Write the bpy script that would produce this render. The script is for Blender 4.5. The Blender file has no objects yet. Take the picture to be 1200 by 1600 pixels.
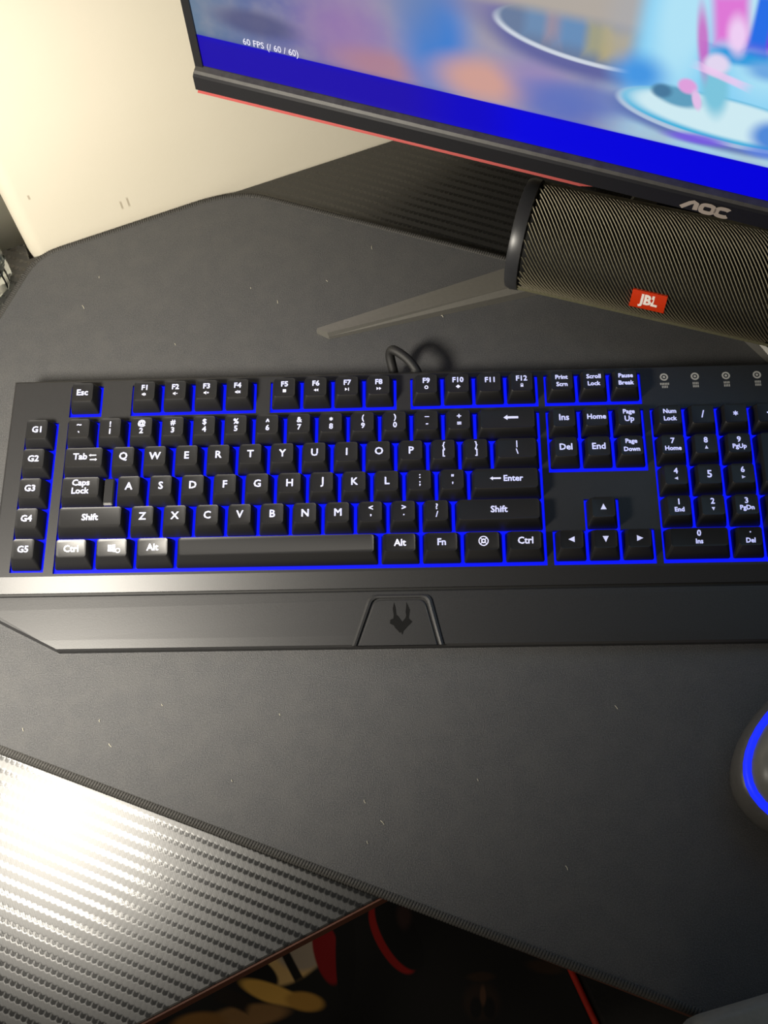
import bpy, bmesh, math, random
from mathutils import Matrix, Vector
random.seed(7)
SC = bpy.context.scene
COL = SC.collection
R = math.radians

# ------------------------------------------------------------------ camera
cam_d = bpy.data.cameras.new('camera')
cam = bpy.data.objects.new('camera', cam_d)
COL.objects.link(cam)
cam_d.sensor_width = 36.0
cam_d.sensor_fit = 'AUTO'
cam_d.lens = 1750.0 / 1600.0 * 36.0
cam_d.clip_start = 0.01
cam.matrix_world = Matrix(((0.99881994, 0.01973542, 0.04437623, 0.222029),
                           (0.00217139, 0.89465467, -0.44675307, -0.345969),
                           (-0.04851826, 0.44632223, 0.89355607, 0.607151),
                           (0, 0, 0, 1)))
SC.camera = cam

# ------------------------------------------------------------------ world, lamp, exposure
w = bpy.data.worlds.new('world')
SC.world = w
w.use_nodes = True
bg = w.node_tree.nodes['Background']
bg.inputs['Color'].default_value = (0.93, 0.96, 1.0, 1)
bg.inputs['Strength'].default_value = 0.04

# a low desk lamp's bulb, to the left of the keyboard and out of the picture
bulb = bpy.data.lights.new('desk_lamp_light', 'SPOT')
bulb.energy = 16.0
bulb.spot_size = R(138)
bulb.spot_blend = 1.0
bulb.color = (1.0, 0.93, 0.81)
bulb.shadow_soft_size = 0.042
lamp = bpy.data.objects.new('desk_lamp_light', bulb)
COL.objects.link(lamp)
lamp.location = (-0.078, -0.182, 0.305)
lamp.rotation_euler = (Vector((-0.03, 0.03, 0.0)) - lamp.location).to_track_quat('-Z', 'Y').to_euler()

# added warm fill light behind the chair, brightens the cloth below the desk
fill_data = bpy.data.lights.new('fill_light', 'POINT')
fill_data.energy = 7.0
fill_data.color = (1.0, 0.86, 0.66)
fill_data.shadow_soft_size = 0.4
fill_obj = bpy.data.objects.new('fill_light', fill_data)
COL.objects.link(fill_obj)
fill_obj.location = (0.15, -1.30, 0.55)

SC.view_settings.view_transform = 'Standard'
SC.view_settings.look = 'None'
SC.view_settings.gamma = 1.0
SC.view_settings.use_curve_mapping = False
SC.view_settings.exposure = 0.0

# ------------------------------------------------------------------ helpers
def lin(c):
    return tuple(((v / 255) / 12.92 if v / 255 <= 0.04045 else ((v / 255 + 0.055) / 1.055) ** 2.4) for v in c)

class Nt:
    def __init__(s, mat):
        mat.use_nodes = True
        s.t = mat.node_tree
        s.b = s.t.nodes['Principled BSDF']
    def n(s, ty, **kw):
        x = s.t.nodes.new(ty)
        for k, v in kw.items():
            setattr(x, k, v)
        return x
    def l(s, a, b):
        s.t.links.new(a, b)
    def m(s, op, a, b=None, c=None):
        x = s.n('ShaderNodeMath', operation=op)
        for i, v in enumerate((a, b, c)):
            if v is None:
                continue
            if isinstance(v, (int, float)):
                x.inputs[i].default_value = v
            else:
                s.l(v, x.inputs[i])
        return x.outputs[0]
    def mix(s, fac, a, b):
        x = s.n('ShaderNodeMix', data_type='RGBA')
        for i, v in ((0, fac), (6, a), (7, b)):
            if isinstance(v, (int, float)):
                x.inputs[i].default_value = v
            elif isinstance(v, tuple):
                x.inputs[i].default_value = (*v, 1) if len(v) == 3 else v
            else:
                s.l(v, x.inputs[i])
        return x.outputs[2]
    def step(s, v, lo, hi, a=0.0, b=1.0):
        x = s.n('ShaderNodeMapRange', interpolation_type='SMOOTHSTEP')
        s.l(v, x.inputs[0])
        for i, q in enumerate((lo, hi, a, b)):
            x.inputs[i + 1].default_value = q
        return x.outputs[0]
    def obj(s):
        return s.n('ShaderNodeTexCoord').outputs['Object']
    def noise(s, scale, detail=3, rough=0.6, vec=None):
        x = s.n('ShaderNodeTexNoise')
        x.inputs['Scale'].default_value = scale
        x.inputs['Detail'].default_value = detail
        x.inputs['Roughness'].default_value = rough
        s.l(vec if vec is not None else s.obj(), x.inputs['Vector'])
        return x.outputs['Fac']
    def bump(s, h, strength, dist):
        x = s.n('ShaderNodeBump')
        x.inputs['Strength'].default_value = strength
        x.inputs['Distance'].default_value = dist
        s.l(h, x.inputs['Height'])
        s.l(x.outputs[0], s.b.inputs['Normal'])

def mat(name, color, rough=0.5, spec=0.5, metal=0.0, emit=None, es=1.0, grain=None):
    m = bpy.data.materials.new(name)
    t = Nt(m)
    t.b.inputs['Base Color'].default_value = (*color, 1)
    t.b.inputs['Roughness'].default_value = rough
    t.b.inputs['Specular IOR Level'].default_value = spec
    t.b.inputs['Metallic'].default_value = metal
    if emit:
        t.b.inputs['Emission Color'].default_value = (*emit, 1)
        t.b.inputs['Emission Strength'].default_value = es
    if grain:
        sc, var, bs, bd = grain
        f = t.noise(sc)
        c = t.mix(f, tuple(v * (1 - var) for v in color), tuple(min(1, v * (1 + var)) for v in color))
        t.l(c, t.b.inputs['Base Color'])
        if bs:
            t.bump(f, bs, bd)
    return m

def layered(name, base, layers, emission=0.0, rough=0.8, axes='XZ', extra=None):
    """flat print: soft-edged ellipses / boxes laid over each other in the object's own plane (metres)."""
    m = bpy.data.materials.new(name)
    t = Nt(m)
    sep = t.n('ShaderNodeSeparateXYZ')
    t.l(t.obj(), sep.inputs[0])
    a, b = sep.outputs['XYZ'.index(axes[0])], sep.outputs['XYZ'.index(axes[1])]
    if callable(base):
        col = base(t, a, b)
    else:
        col = base
    for L in layers:
        kind, cx, cy, rx, ry, soft, c = L[:7]
        rot = L[7] if len(L) > 7 else 0
        alpha = L[8] if len(L) > 8 else 1.0
        dx, dy = t.m('SUBTRACT', a, cx / 1000), t.m('SUBTRACT', b, cy / 1000)
        if rot:
            cr, sr = math.cos(R(rot)), math.sin(R(rot))
            dx, dy = (t.m('ADD', t.m('MULTIPLY', dx, cr), t.m('MULTIPLY', dy, sr)),
                      t.m('SUBTRACT', t.m('MULTIPLY', dy, cr), t.m('MULTIPLY', dx, sr)))
        u, v = t.m('DIVIDE', dx, rx / 1000), t.m('DIVIDE', dy, ry / 1000)
        if kind == 'e':
            d = t.m('SQRT', t.m('ADD', t.m('MULTIPLY', u, u), t.m('MULTIPLY', v, v)))
        else:
            d = t.m('MAXIMUM', t.m('ABSOLUTE', u), t.m('ABSOLUTE', v))
        k = t.step(d, 1 - soft, 1 + soft, alpha, 0.0)
        col = t.mix(k, col, lin(c))
    if emission:
        t.b.inputs['Base Color'].default_value = (0.0015, 0.0015, 0.0015, 1)
        t.b.inputs['Specular IOR Level'].default_value = 0.12
        t.l(col, t.b.inputs['Emission Color'])
        t.b.inputs['Emission Strength'].default_value = emission
    else:
        t.l(col, t.b.inputs['Base Color'])
    t.b.inputs['Roughness'].default_value = rough
    return m

def link(name, me, m=None, parent=None, loc=(0, 0, 0)):
    o = bpy.data.objects.new(name, me)
    COL.objects.link(o)
    if m is not None and me is not None and not me.materials:
        me.materials.append(m)
    o.parent = parent
    o.location = loc
    return o

def mesh(name, v, f, smooth=None):
    me = bpy.data.meshes.new(name)
    me.from_pydata([tuple(p) for p in v], [], f)
    me.update()
    bm = bmesh.new()
    bm.from_mesh(me)
    bmesh.ops.recalc_face_normals(bm, faces=bm.faces)
    bm.to_mesh(me)
    bm.free()
    if smooth is not None:
        me.polygons.foreach_set('use_smooth', [True] * len(me.polygons))
        me.set_sharp_from_angle(angle=R(smooth))
    return me

def empty(name, loc, rz=0.0, rx=0.0):
    o = bpy.data.objects.new(name, None)
    COL.objects.link(o)
    o.location = loc
    o.rotation_euler = (rx, 0, rz)
    o.empty_display_size = 0.02
    return o

def tag(o, label, cat, group=None):
    o['label'] = label
    o['category'] = cat
    if group:
        o['group'] = group
    return o

def struct(o, label=None):
    o['kind'] = 'structure'
    if label:
        o['label'] = label
    return o

def loft(rings, cap0=True, cap1=True, closed=True):
    v, f = [], []
    n = len(rings[0])
    for r in rings:
        v += list(r)
    for i in range(len(rings) - 1):
        for j in range(n if closed else n - 1):
            k = (j + 1) % n
            f.append((i * n + j, i * n + k, (i + 1) * n + k, (i + 1) * n + j))
    if cap0:
        f.append(tuple(range(n))[::-1])
    if cap1:
        f.append(tuple((len(rings) - 1) * n + j for j in range(n)))
    return v, f

def rrect(cx, cy, w_, d_, r, z, seg=3):
    out = []
    for qx, qy, a0 in ((1, 1, 0), (-1, 1, 90), (-1, -1, 180), (1, -1, 270)):
        for k in range(seg + 1):
            a = R(a0 + 90 * k / seg)
            out.append((cx + qx * (w_ / 2 - r) + r * math.cos(a), cy + qy * (d_ / 2 - r) + r * math.sin(a), z))
    return out

def prism(poly, z0, z1, bevel=0.0):
    """polygon (x, y) extruded; top edge chamfered by shrinking towards its centre"""
    n = len(poly)
    r0 = [(x, y, z0) for x, y in poly]
    if bevel:
        r1 = [(x, y, z1 - bevel) for x, y in poly]
        ins = inset(poly, bevel)
        r2 = [(x, y, z1) for x, y in ins]
        return loft([r0, r1, r2])
    return loft([r0, [(x, y, z1) for x, y in poly]])

def inset(poly, d):
    n = len(poly)
    area = sum(poly[i][0] * poly[(i + 1) % n][1] - poly[(i + 1) % n][0] * poly[i][1] for i in range(n))
    s = 1 if area > 0 else -1
    out = []
    for i in range(n):
        p0, p1, p2 = Vector(poly[i - 1]), Vector(poly[i]), Vector(poly[(i + 1) % n])
        a, b = (p1 - p0).normalized(), (p2 - p1).normalized()
        na, nb = Vector((-a.y, a.x)) * s, Vector((-b.y, b.x)) * s
        mdir = (na + nb)
        mdir = mdir / max(0.3, mdir.length_squared) * 2
        q = p1 + mdir * d
        out.append((q.x, q.y))
    return out

def box(x0, x1, y0, y1, z0, z1):
    v = [(x, y, z) for z in (z0, z1) for x, y in ((x0, y0), (x1, y0), (x1, y1), (x0, y1))]
    return v, [(0, 3, 2, 1), (4, 5, 6, 7), (0, 1, 5, 4), (1, 2, 6, 5), (2, 3, 7, 6), (3, 0, 4, 7)]

def join(*vf):
    V, F = [], []
    for v, f in vf:
        o = len(V)
        V += list(v)
        F += [tuple(i + o for i in q) for q in f]
    return V, F

def tube(pts, rad, seg=8):
    pts = [Vector(p) for p in pts]
    rads = rad if isinstance(rad, (list, tuple)) else [rad] * len(pts)
    rings = []
    up = Vector((0, 0, 1))
    for i, p in enumerate(pts):
        t = (pts[min(i + 1, len(pts) - 1)] - pts[max(i - 1, 0)]).normalized()
        if abs(t.dot(up)) > 0.95:
            up = Vector((1, 0, 0))
        a = t.cross(up).normalized()
        b = t.cross(a).normalized()
        rings.append([p + (a * math.cos(2 * math.pi * k / seg) + b * math.sin(2 * math.pi * k / seg)) * rads[i] for k in range(seg)])
    return loft(rings)

def smooth_path(pts, n=6):
    pts = [Vector(p) for p in pts]
    out = []
    for i in range(len(pts) - 1):
        p0, p1, p2, p3 = pts[max(i - 1, 0)], pts[i], pts[i + 1], pts[min(i + 2, len(pts) - 1)]
        for k in range(n):
            t = k / n
            out.append(0.5 * (2 * p1 + (p2 - p0) * t + (2 * p0 - 5 * p1 + 4 * p2 - p3) * t * t + (3 * p1 - p0 - 3 * p2 + p3) * t ** 3))
    out.append(pts[-1])
    return out

# text: every string is turned into a flat mesh once
_text_cache = {}
def text_vf(body, size, bold=0.0):
    key = (body, size, bold)
    if key not in _text_cache:
        c = bpy.data.curves.new('text', 'FONT')
        c.body = body
        c.size = size
        c.align_x = 'CENTER'
        c.align_y = 'CENTER'
        c.resolution_u = 2
        c.offset = bold
        c.space_line = 0.8
        o = bpy.data.objects.new('text', c)
        COL.objects.link(o)
        dg = bpy.context.evaluated_depsgraph_get()
        me = bpy.data.meshes.new_from_object(o.evaluated_get(dg))
        v = [tuple(p.co) for p in me.vertices]
        f = [tuple(p.vertices) for p in me.polygons]
        bpy.data.objects.remove(o)
        bpy.data.curves.remove(c)
        bpy.data.meshes.remove(me)
        # centre on the ink
        if v:
            xs, ys = [p[0] for p in v], [p[1] for p in v]
            mx, my = (min(xs) + max(xs)) / 2, (min(ys) + max(ys)) / 2
            v = [(p[0] - mx, p[1] - my, 0) for p in v]
        _text_cache[key] = (v, f)
    return _text_cache[key]

def shift(vf, x, y, z=0):
    return [(p[0] + x, p[1] + y, p[2] + z) for p in vf[0]], vf[1]

# ------------------------------------------------------------------ materials
def wall_material():
    m = bpy.data.materials.new('cream_wall_paint')
    t = Nt(m)
    c = t.mix(t.noise(6, 4), lin((202, 195, 176)), lin((211, 205, 189)))
    # two short scuffs low on the wall
    sep = t.n('ShaderNodeSeparateXYZ')
    t.l(t.obj(), sep.inputs[0])
    for sx, sz, ln in ((0.072, 0.020, 0.0075), (0.077, 0.021, 0.0085), (0.017, 0.052, 0.004)):
        u = t.m('DIVIDE', t.m('SUBTRACT', sep.outputs[0], sx), 0.0007)
        v = t.m('DIVIDE', t.m('SUBTRACT', sep.outputs[2], sz), ln / 2)
        k = t.step(t.m('MAXIMUM', t.m('ABSOLUTE', u), t.m('ABSOLUTE', v)), 0.6, 1.3, 0.55, 0.0)
        c = t.mix(k, c, lin((120, 105, 80)))
    t.l(c, t.b.inputs['Base Color'])
    t.b.inputs['Roughness'].default_value = 0.75
    t.b.inputs['Specular IOR Level'].default_value = 0.25
    t.bump(t.noise(140, 3), 0.15, 0.0008)
    return m

def carbon_material():
    m = bpy.data.materials.new('black_carbon_weave_laminate')
    t = Nt(m)
    mp = t.n('ShaderNodeMapping')
    mp.inputs['Rotation'].default_value = (0, 0, R(21.5))
    t.l(t.obj(), mp.inputs[0])
    sep = t.n('ShaderNodeSeparateXYZ')
    t.l(mp.outputs[0], sep.inputs[0])
    a, b = sep.outputs[0], sep.outputs[1]
    q, p = 0.0034, 0.0062
    tri = t.m('DIVIDE', t.m('PINGPONG', a, q / 2), q / 2)
    ph = t.m('ADD', t.m('DIVIDE', b, p), t.m('MULTIPLY', tri, 0.12))
    fr = t.m('FRACT', ph)
    up = t.step(fr, 0.02, 0.18)
    dn = t.step(fr, 0.60, 0.78, 1.0, 0.0)
    tow = t.m('MULTIPLY', up, dn)          # one of the two fibre directions
    rib = t.m('ABSOLUTE', t.m('SINE', t.m('MULTIPLY', a, math.pi / q)))
    rib2 = t.m('ABSOLUTE', t.m('SINE', t.m('MULTIPLY', t.m('ADD', b, a), math.pi / 0.0017)))
    t.b.inputs['Base Color'].default_value = (0.011, 0.011, 0.0105, 1)
    bead = t.step(rib, 0.10, 0.60, 0.5, 1.0)
    dark = t.m('MULTIPLY', t.m('SUBTRACT', 1.0, tow), bead)
    t.l(t.m('SUBTRACT', 0.45, t.m('MULTIPLY', dark, 0.25)), t.b.inputs['Roughness'])
    t.b.inputs['IOR'].default_value = 1.55
    t.b.inputs['Specular IOR Level'].default_value = 1.0
    h = t.m('ADD', t.m('MULTIPLY', tow, 0.8), t.m('ADD', t.m('MULTIPLY', rib, 0.25), t.m('MULTIPLY', rib2, 0.12)))
    t.bump(h, 0.12, 0.00030)
    return m

def mat_cloth():
    m = bpy.data.materials.new('charcoal_mat_cloth')
    t = Nt(m)
    f = t.noise(1500, 2, 0.7)
    g = t.noise(90, 4, 0.6)
    c = t.mix(t.step(f, 0.35, 0.75), (0.034, 0.035, 0.038), (0.090, 0.090, 0.092))
    c = t.mix(t.step(g, 0.3, 0.8, 0.0, 0.35), c, (0.085, 0.083, 0.080))
    t.l(c, t.b.inputs['Base Color'])
    t.b.inputs['Roughness'].default_value = 0.58
    t.b.inputs['Specular IOR Level'].default_value = 0.5
    t.b.inputs['Sheen Weight'].default_value = 0.15
    t.bump(f, 0.8, 0.0005)
    return m

M = {}
M['wall'] = wall_material()
M['recess'] = mat('shaded_wall_paint', lin((172, 165, 150)), 0.8, 0.2, grain=(9, 0.15, 0, 0))  # wall colour made greyer, the shade of the recess put into it
M['carbon'] = carbon_material()
M['edge'] = mat('brown_board_edge', lin((92, 52, 34)), 0.6, grain=(300, 0.3, 0.1, 0.0003))
M['mat'] = mat_cloth()
M['rim'] = mat('dark_stitch_thread', (0.060, 0.058, 0.054), 0.7, 0.3, grain=(900, 0.5, 0.3, 0.0002))
M['floor'] = mat('dark_floor', (0.02, 0.016, 0.013), 0.8, grain=(30, 0.3, 0, 0))
M['case'] = mat('black_case_plastic', (0.020, 0.020, 0.021), 0.42, 0.5, grain=(1800, 0.35, 0.12, 0.0002))
M['rest'] = mat('black_wrist_rest_plastic', (0.024, 0.024, 0.025), 0.46, 0.5, grain=(1500, 0.35, 0.15, 0.0002))
M['groove'] = mat('shadow_gap_plastic', (0.008, 0.008, 0.008), 0.6)
M['gloss'] = mat('black_gloss_plastic', (0.012, 0.012, 0.014), 0.18, 0.5, grain=(60, 0.2, 0, 0))
M['key'] = mat('black_keycap_plastic', (0.0105, 0.0105, 0.0112), 0.40, 0.45, grain=(2500, 0.25, 0.1, 0.0001))
M['glow'] = mat('blue_backlight', (0.0, 0.0, 0.05), 0.6, 0.1, emit=(0.003, 0.008, 1.0), es=1.1)
M['legend'] = mat('backlit_legend', (0.55, 0.55, 0.6), 0.5, 0.2, emit=(0.50, 0.54, 1.0), es=0.62)
M['print'] = mat('white_print', (0.50, 0.49, 0.45), 0.6)
M['emblem'] = mat('dark_emblem_print', (0.004, 0.004, 0.004), 0.5, 0.2)
M['cable'] = mat('black_braided_cable', (0.010, 0.010, 0.010), 0.6, grain=(1200, 0.4, 0.4, 0.0003))
M['bezel'] = mat('black_bezel_plastic', (0.016, 0.016, 0.018), 0.36, 0.45, grain=(1200, 0.25, 0.06, 0.0001))
M['ridge'] = mat('worn_grey_bezel_edge', (0.060, 0.058, 0.054), 0.5, 0.4, grain=(160, 0.6, 0, 0))
M['redline'] = mat('red_accent_plastic', lin((186, 84, 80)), 0.4, 0.5)
M['logo'] = mat('silver_logo', lin((186, 174, 164)), 0.4, 0.5)
M['stand'] = mat('grey_metal_stand', lin((114, 112, 106)), 0.40, 0.5, 0.35, grain=(500, 0.12, 0.03, 0.0001))
M['rubber'] = mat('dark_rubber_ring', (0.028, 0.029, 0.032), 0.36, 0.5, grain=(700, 0.2, 0.05, 0.0001))
M['spk_body'] = mat('black_speaker_core', (0.006, 0.006, 0.005), 0.7, 0.2)
M['thread'] = mat('khaki_grey_thread', lin((158, 152, 130)), 0.6, 0.3, grain=(900, 0.35, 0, 0))
M['spk_base'] = mat('olive_grey_strip', lin((96, 94, 74)), 0.7, 0.2, grain=(900, 0.4, 0.2, 0.0003))
M['badge'] = mat('red_orange_badge', lin((214, 58, 20)), 0.35, 0.5)
M['badge_dark'] = mat('shaded_badge_red', lin((120, 24, 14)), 0.4, 0.5)
M['white'] = mat('white_lettering', lin((240, 232, 220)), 0.5, emit=(1, .95, .88), es=0.12)
M['mouse'] = mat('grey_mouse_plastic', (0.20, 0.195, 0.175), 0.34, 0.5, grain=(60, 0.1, 0, 0))
M['mouse_side'] = mat('dark_mouse_plastic', (0.095, 0.092, 0.086), 0.36, 0.5, grain=(400, 0.2, 0.05, 0.0001))
M['ring'] = mat('blue_light_ring', (0.0, 0.0, 0.05), 0.4, 0.3, emit=(0.010, 0.026, 1.0), es=1.1)
M['lint'] = mat('pale_lint', lin((205, 200, 180)), 0.8)
M['leather'] = mat('black_leatherette', (0.022, 0.021, 0.020), 0.45, 0.4, grain=(260, 0.2, 0.2, 0.0006))
M['piping'] = mat('red_piping', lin((206, 52, 36)), 0.5, 0.4, grain=(600, 0.2, 0, 0))
M['pad'] = mat('grey_armrest_pad', lin((128, 126, 118)), 0.5, 0.4, grain=(300, 0.15, 0.1, 0.0004))

def glass_material():
    m = bpy.data.materials.new('clear_glass')
    t = Nt(m)
    t.b.inputs['Base Color'].default_value = (0.90, 0.97, 0.98, 1)
    t.b.inputs['Roughness'].default_value = 0.03
    t.b.inputs['IOR'].default_value = 1.45
    t.b.inputs['Transmission Weight'].default_value = 1.0
    return m
M['glass'] = glass_material()

# ------------------------------------------------------------------ the room and the desk
WA = R(21.3)
WD = Vector((math.cos(WA), math.sin(WA)))            # along the wall
WN = Vector((-math.sin(WA), math.cos(WA)))           # into the wall
W0 = Vector((-0.0560, 0.1620))
def wp(t, n=0.0):
    p = W0 + WD * t + WN * n
    return (p.x, p.y)

# back wall: ends on the left in a rounded edge, local x runs along it from that edge
prof = [(0.95, 0.0)] + [(0.012 - 0.012 * math.sin(R(a)), 0.012 - 0.012 * math.cos(R(a))) for a in range(0, 91, 10)] + [(0.0, 0.16), (0.95, 0.16)]
v, f = loft([[(x, y, -0.73) for x, y in prof], [(x, y, 1.5) for x, y in prof]])
wall = struct(link('wall_back', mesh('wall_back', v, f, 40), M['wall'], loc=(W0.x, W0.y, 0)), 'cream painted wall behind the desk')
wall.rotation_euler.z = WA
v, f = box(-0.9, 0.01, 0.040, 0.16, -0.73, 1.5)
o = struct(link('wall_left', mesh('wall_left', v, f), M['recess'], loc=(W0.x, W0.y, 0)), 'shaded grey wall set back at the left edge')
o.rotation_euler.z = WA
v, f = box(0.95, 1.10, -1.4, 0.16, -0.73, 1.5)
o = struct(link('wall_right', mesh('wall_right', v, f), M['wall'], loc=(W0.x, W0.y, 0)), 'cream wall on the far side of the monitor')
o.rotation_euler.z = WA
v, f = box(-1.6, 2.0, -2.2, 0.9, -0.78, -0.73)
struct(link('floor', mesh('floor', v, f), M['floor']), 'dark floor under the desk')

# corner desk: left wing along the wall, slanted middle front edge, right wing
poly = [wp(-0.7, 0.014), wp(-0.001, 0.014), wp(-0.001, -0.001), wp(0.948, -0.001), (1.262, -0.615), (0.795, -0.797), (0.690, -0.4495),
        (0.1945, -0.2632), (0.071, -0.3245), (-0.532, -0.594)]
desk = tag(empty('corner_desk', (0.15, -0.05, -0.73)), 'black corner desk with carbon weave top carrying the keyboard and mat', 'desk')
v, f = prism(poly, 0.729 - 0.018, 0.73, 0.0008)
v = [(x - 0.15, y + 0.05, z) for x, y, z in v]
top = link('desk_top', mesh('desk_top', v, f), M['carbon'], desk)
# front edging, one strip for each straight run
for (a, b) in (((0.690, -0.4495), (0.1945, -0.2632)), ((0.1945, -0.2632), (0.071, -0.3245)), ((0.071, -0.3245), (-0.532, -0.594))):
    a, b = Vector(a), Vector(b)
    d = (b - a).normalized()
    nrm = Vector((-d.y, d.x))
    if nrm.dot(Vector((0, -1))) < 0:
        nrm = -nrm
    q = [a, b, b + nrm * 0.0012, a + nrm * 0.0012]
    v, f = prism([(p.x - 0.15, p.y + 0.05) for p in q], 0.7125, 0.7286)
    link('edge_band', mesh('edge_band', v, f), M['edge'], desk)
for x, y in ((-0.50, -0.40), (-0.45, -0.06), (0.78, 0.33), (1.05, -0.45), (0.85, -0.62)):
    v, f = box(x - 0.15 - 0.02, x - 0.15 + 0.02, y + 0.05 - 0.02, y + 0.05 + 0.02, 0.0, 0.711)
    link('leg', mesh('leg', v, f), M['bezel'], desk)

# ------------------------------------------------------------------ desk mat (its far left corner is cut along the wall)
MA = R(-20.0)
MD = Vector((math.cos(MA), math.sin(MA)))
MN = Vector((-math.sin(MA), math.cos(MA)))
def mp(d, n):
    p = MD * d + MN * n
    return (p.x, p.y)
mat_poly = []
def arc_corner(p0, p1, p2, r, seg=5):
    p0, p1, p2 = Vector(p0), Vector(p1), Vector(p2)
    a, b = (p0 - p1).normalized(), (p2 - p1).normalized()
    s, e = p1 + a * r, p1 + b * r
    out = []
    for k in range(seg + 1):
        t = k / seg
        q = s * (1 - t) ** 2 + p1 * 2 * t * (1 - t) + e * t * t
        out.append((q.x, q.y))
    return out
def on_wall(pt):
    return pt
cw0 = Vector(wp(-0.004, -0.0045))
cw1 = Vector(wp(0.150, -0.0035))
base_poly = [mp(-0.1035, -0.1838), mp(0.80, -0.1838), mp(0.80, 0.2318), mp(0.0225, 0.2312), (cw1.x, cw1.y), (cw0.x, cw0.y)]
# left edge meets the wall cut at cw0; recompute the crossing
base_poly[5] = (-0.0508, 0.1600)
base_poly[4] = wp(0.132, -0.0030)
base_poly[3] = mp(0.0190, 0.2312)
rr = (0.012, 0.012, 0.012, 0.013, 0.012, 0.016)
for i in range(6):
    mat_poly += arc_corner(base_poly[i - 1], base_poly[i], base_poly[(i + 1) % 6], rr[i])
dm = tag(empty('desk_mat', (0.2, 0.0, 0.0)), 'large charcoal cloth desk mat with stitched rim under the keyboard', 'desk mat')
v, f = prism([(x - 0.2, y) for x, y in mat_poly], 0.0002, 0.0040)
link('cloth', mesh('mat_cloth', v, f), M['mat'], dm)
# stitched rim: an overlocked edge of slanted thread loops
def perimeter(poly, step):
    out = []
    n = len(poly)
    acc = 0.0
    for i in range(n):
        a, b = Vector(poly[i]), Vector(poly[(i + 1) % n])
        L = (b - a).length
        if L < 1e-7:
            continue
        d = (b - a) / L
        while acc < L:
            out.append((a + d * acc, d))
            acc += step
        acc -= L
    return out
V, F = [], []
for p, d in perimeter(mat_poly, 0.0016):
    nrm = Vector((-d.y, d.x))                        # inwards (polygon runs counter-clockwise)
    k = len(V)
    sec = [(-0.0008, 0.0006), (-0.0010, 0.0030), (0.0004, 0.0047), (0.0030, 0.0046), (0.0036, 0.0039)]
    wdt = 0.00062
    lean = 0.0007
    for j, (q, z) in enumerate(sec):
        c = p + nrm * q + d * lean * (j - 2) * 0.5
        for s in (-1, 1):
            V.append((c.x + d.x * wdt * s - 0.2, c.y + d.y * wdt * s, z))
        V.append((c.x - 0.2 + nrm.x * -0.0002, c.y + nrm.y * -0.0002, z + 0.00035))
    for j in range(4):
        a0, a1, a2 = k + j * 3, k + j * 3 + 1, k + j * 3 + 2
        b0, b1, b2 = a0 + 3, a1 + 3, a2 + 3
        F += [(a0, a2, b2, b0), (a2, a1, b1, b2)]
me = bpy.data.meshes.new('stitched_rim')
me.from_pydata(V, [], F)
me.polygons.foreach_set('use_smooth', [True] * len(me.polygons))
o = link('stitched_rim', me, M['rim'], dm)
o['kind'] = 'stuff'
# solid welt below the loops
rings = []
inner = inset(mat_poly, 0.0034)
outer = inset(mat_poly, -0.0006)
v, f = loft([[(x - 0.2, y, 0.0003) for x, y in outer], [(x - 0.2, y, 0.0036) for x, y in outer], [(x - 0.2, y, 0.0043) for x, y in inset(mat_poly, 0.0008)],
             [(x - 0.2, y, 0.0041) for x, y in inner]], False, False)
link('rim_welt', mesh('rim_welt', v, f, 60), M['rim'], dm)

# ------------------------------------------------------------------ keyboard
U = 0.01905
SL = R(6.0)
KB = Vector((0.2020, -0.0480, 0.0040))
Sm = Matrix.Rotation(SL, 3, 'X')
KO = Sm.transposed() @ (Vector((0, 0, 0.0360)) - KB)     # key-top plane of the number row -> board space
kb = tag(empty('keyboard', KB, 0, SL), 'black gaming keyboard with blue glow between the keys and a wrist rest', 'keyboard')
def kz(worldz, y):
    """board z (key-top plane = 0) of a world height at board y"""
    return (worldz - 0.0360 - y * math.sin(SL)) / math.cos(SL)
def kpart(name, vf, m, parent=kb, smooth=None, loc=None):
    return link(name, mesh(name, vf[0], vf[1], smooth), m, parent, KO if loc is None else loc)
PZ = -0.0085       # plate level
WZ = -0.0108       # floor of the key wells (glowing)
YO = -0.0016       # the bases sit a little in front of the tops
FR = 1.267         # F row offset in key units
rows = {'F': FR * U, 'N': 0.0, 'Q': -U, 'A': -2 * U, 'Z': -3 * U, 'C': -4 * U}
def well(x0, x1, ya, yb):
    return (x0 * U - 0.0003, x1 * U + 0.0007, yb + YO - U / 2 - 0.0016, ya + YO + U / 2 + 0.0002)
GX = -0.0162
wells = [well(0, 1, rows['F'], rows['F']), well(2, 6, rows['F'], rows['F']), well(6.5, 10.5, rows['F'], rows['F']), well(11, 15, rows['F'], rows['F']),
         well(15.25, 18.25, rows['F'], rows['F']),
         well(0, 15, 0, rows['C']), well(15.25, 18.25, 0, rows['Q']), well(16.25, 17.25, rows['Z'], rows['C']), well(15.25, 18.25, rows['C'], rows['C']),
         well(18.5, 22.5, 0, rows['C']),
         (GX - U / 2 - 0.0003, GX + U / 2 + 0.0007, rows['C'] + YO - U / 2 - 0.0006, YO + U / 2 + 0.0002)]
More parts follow.
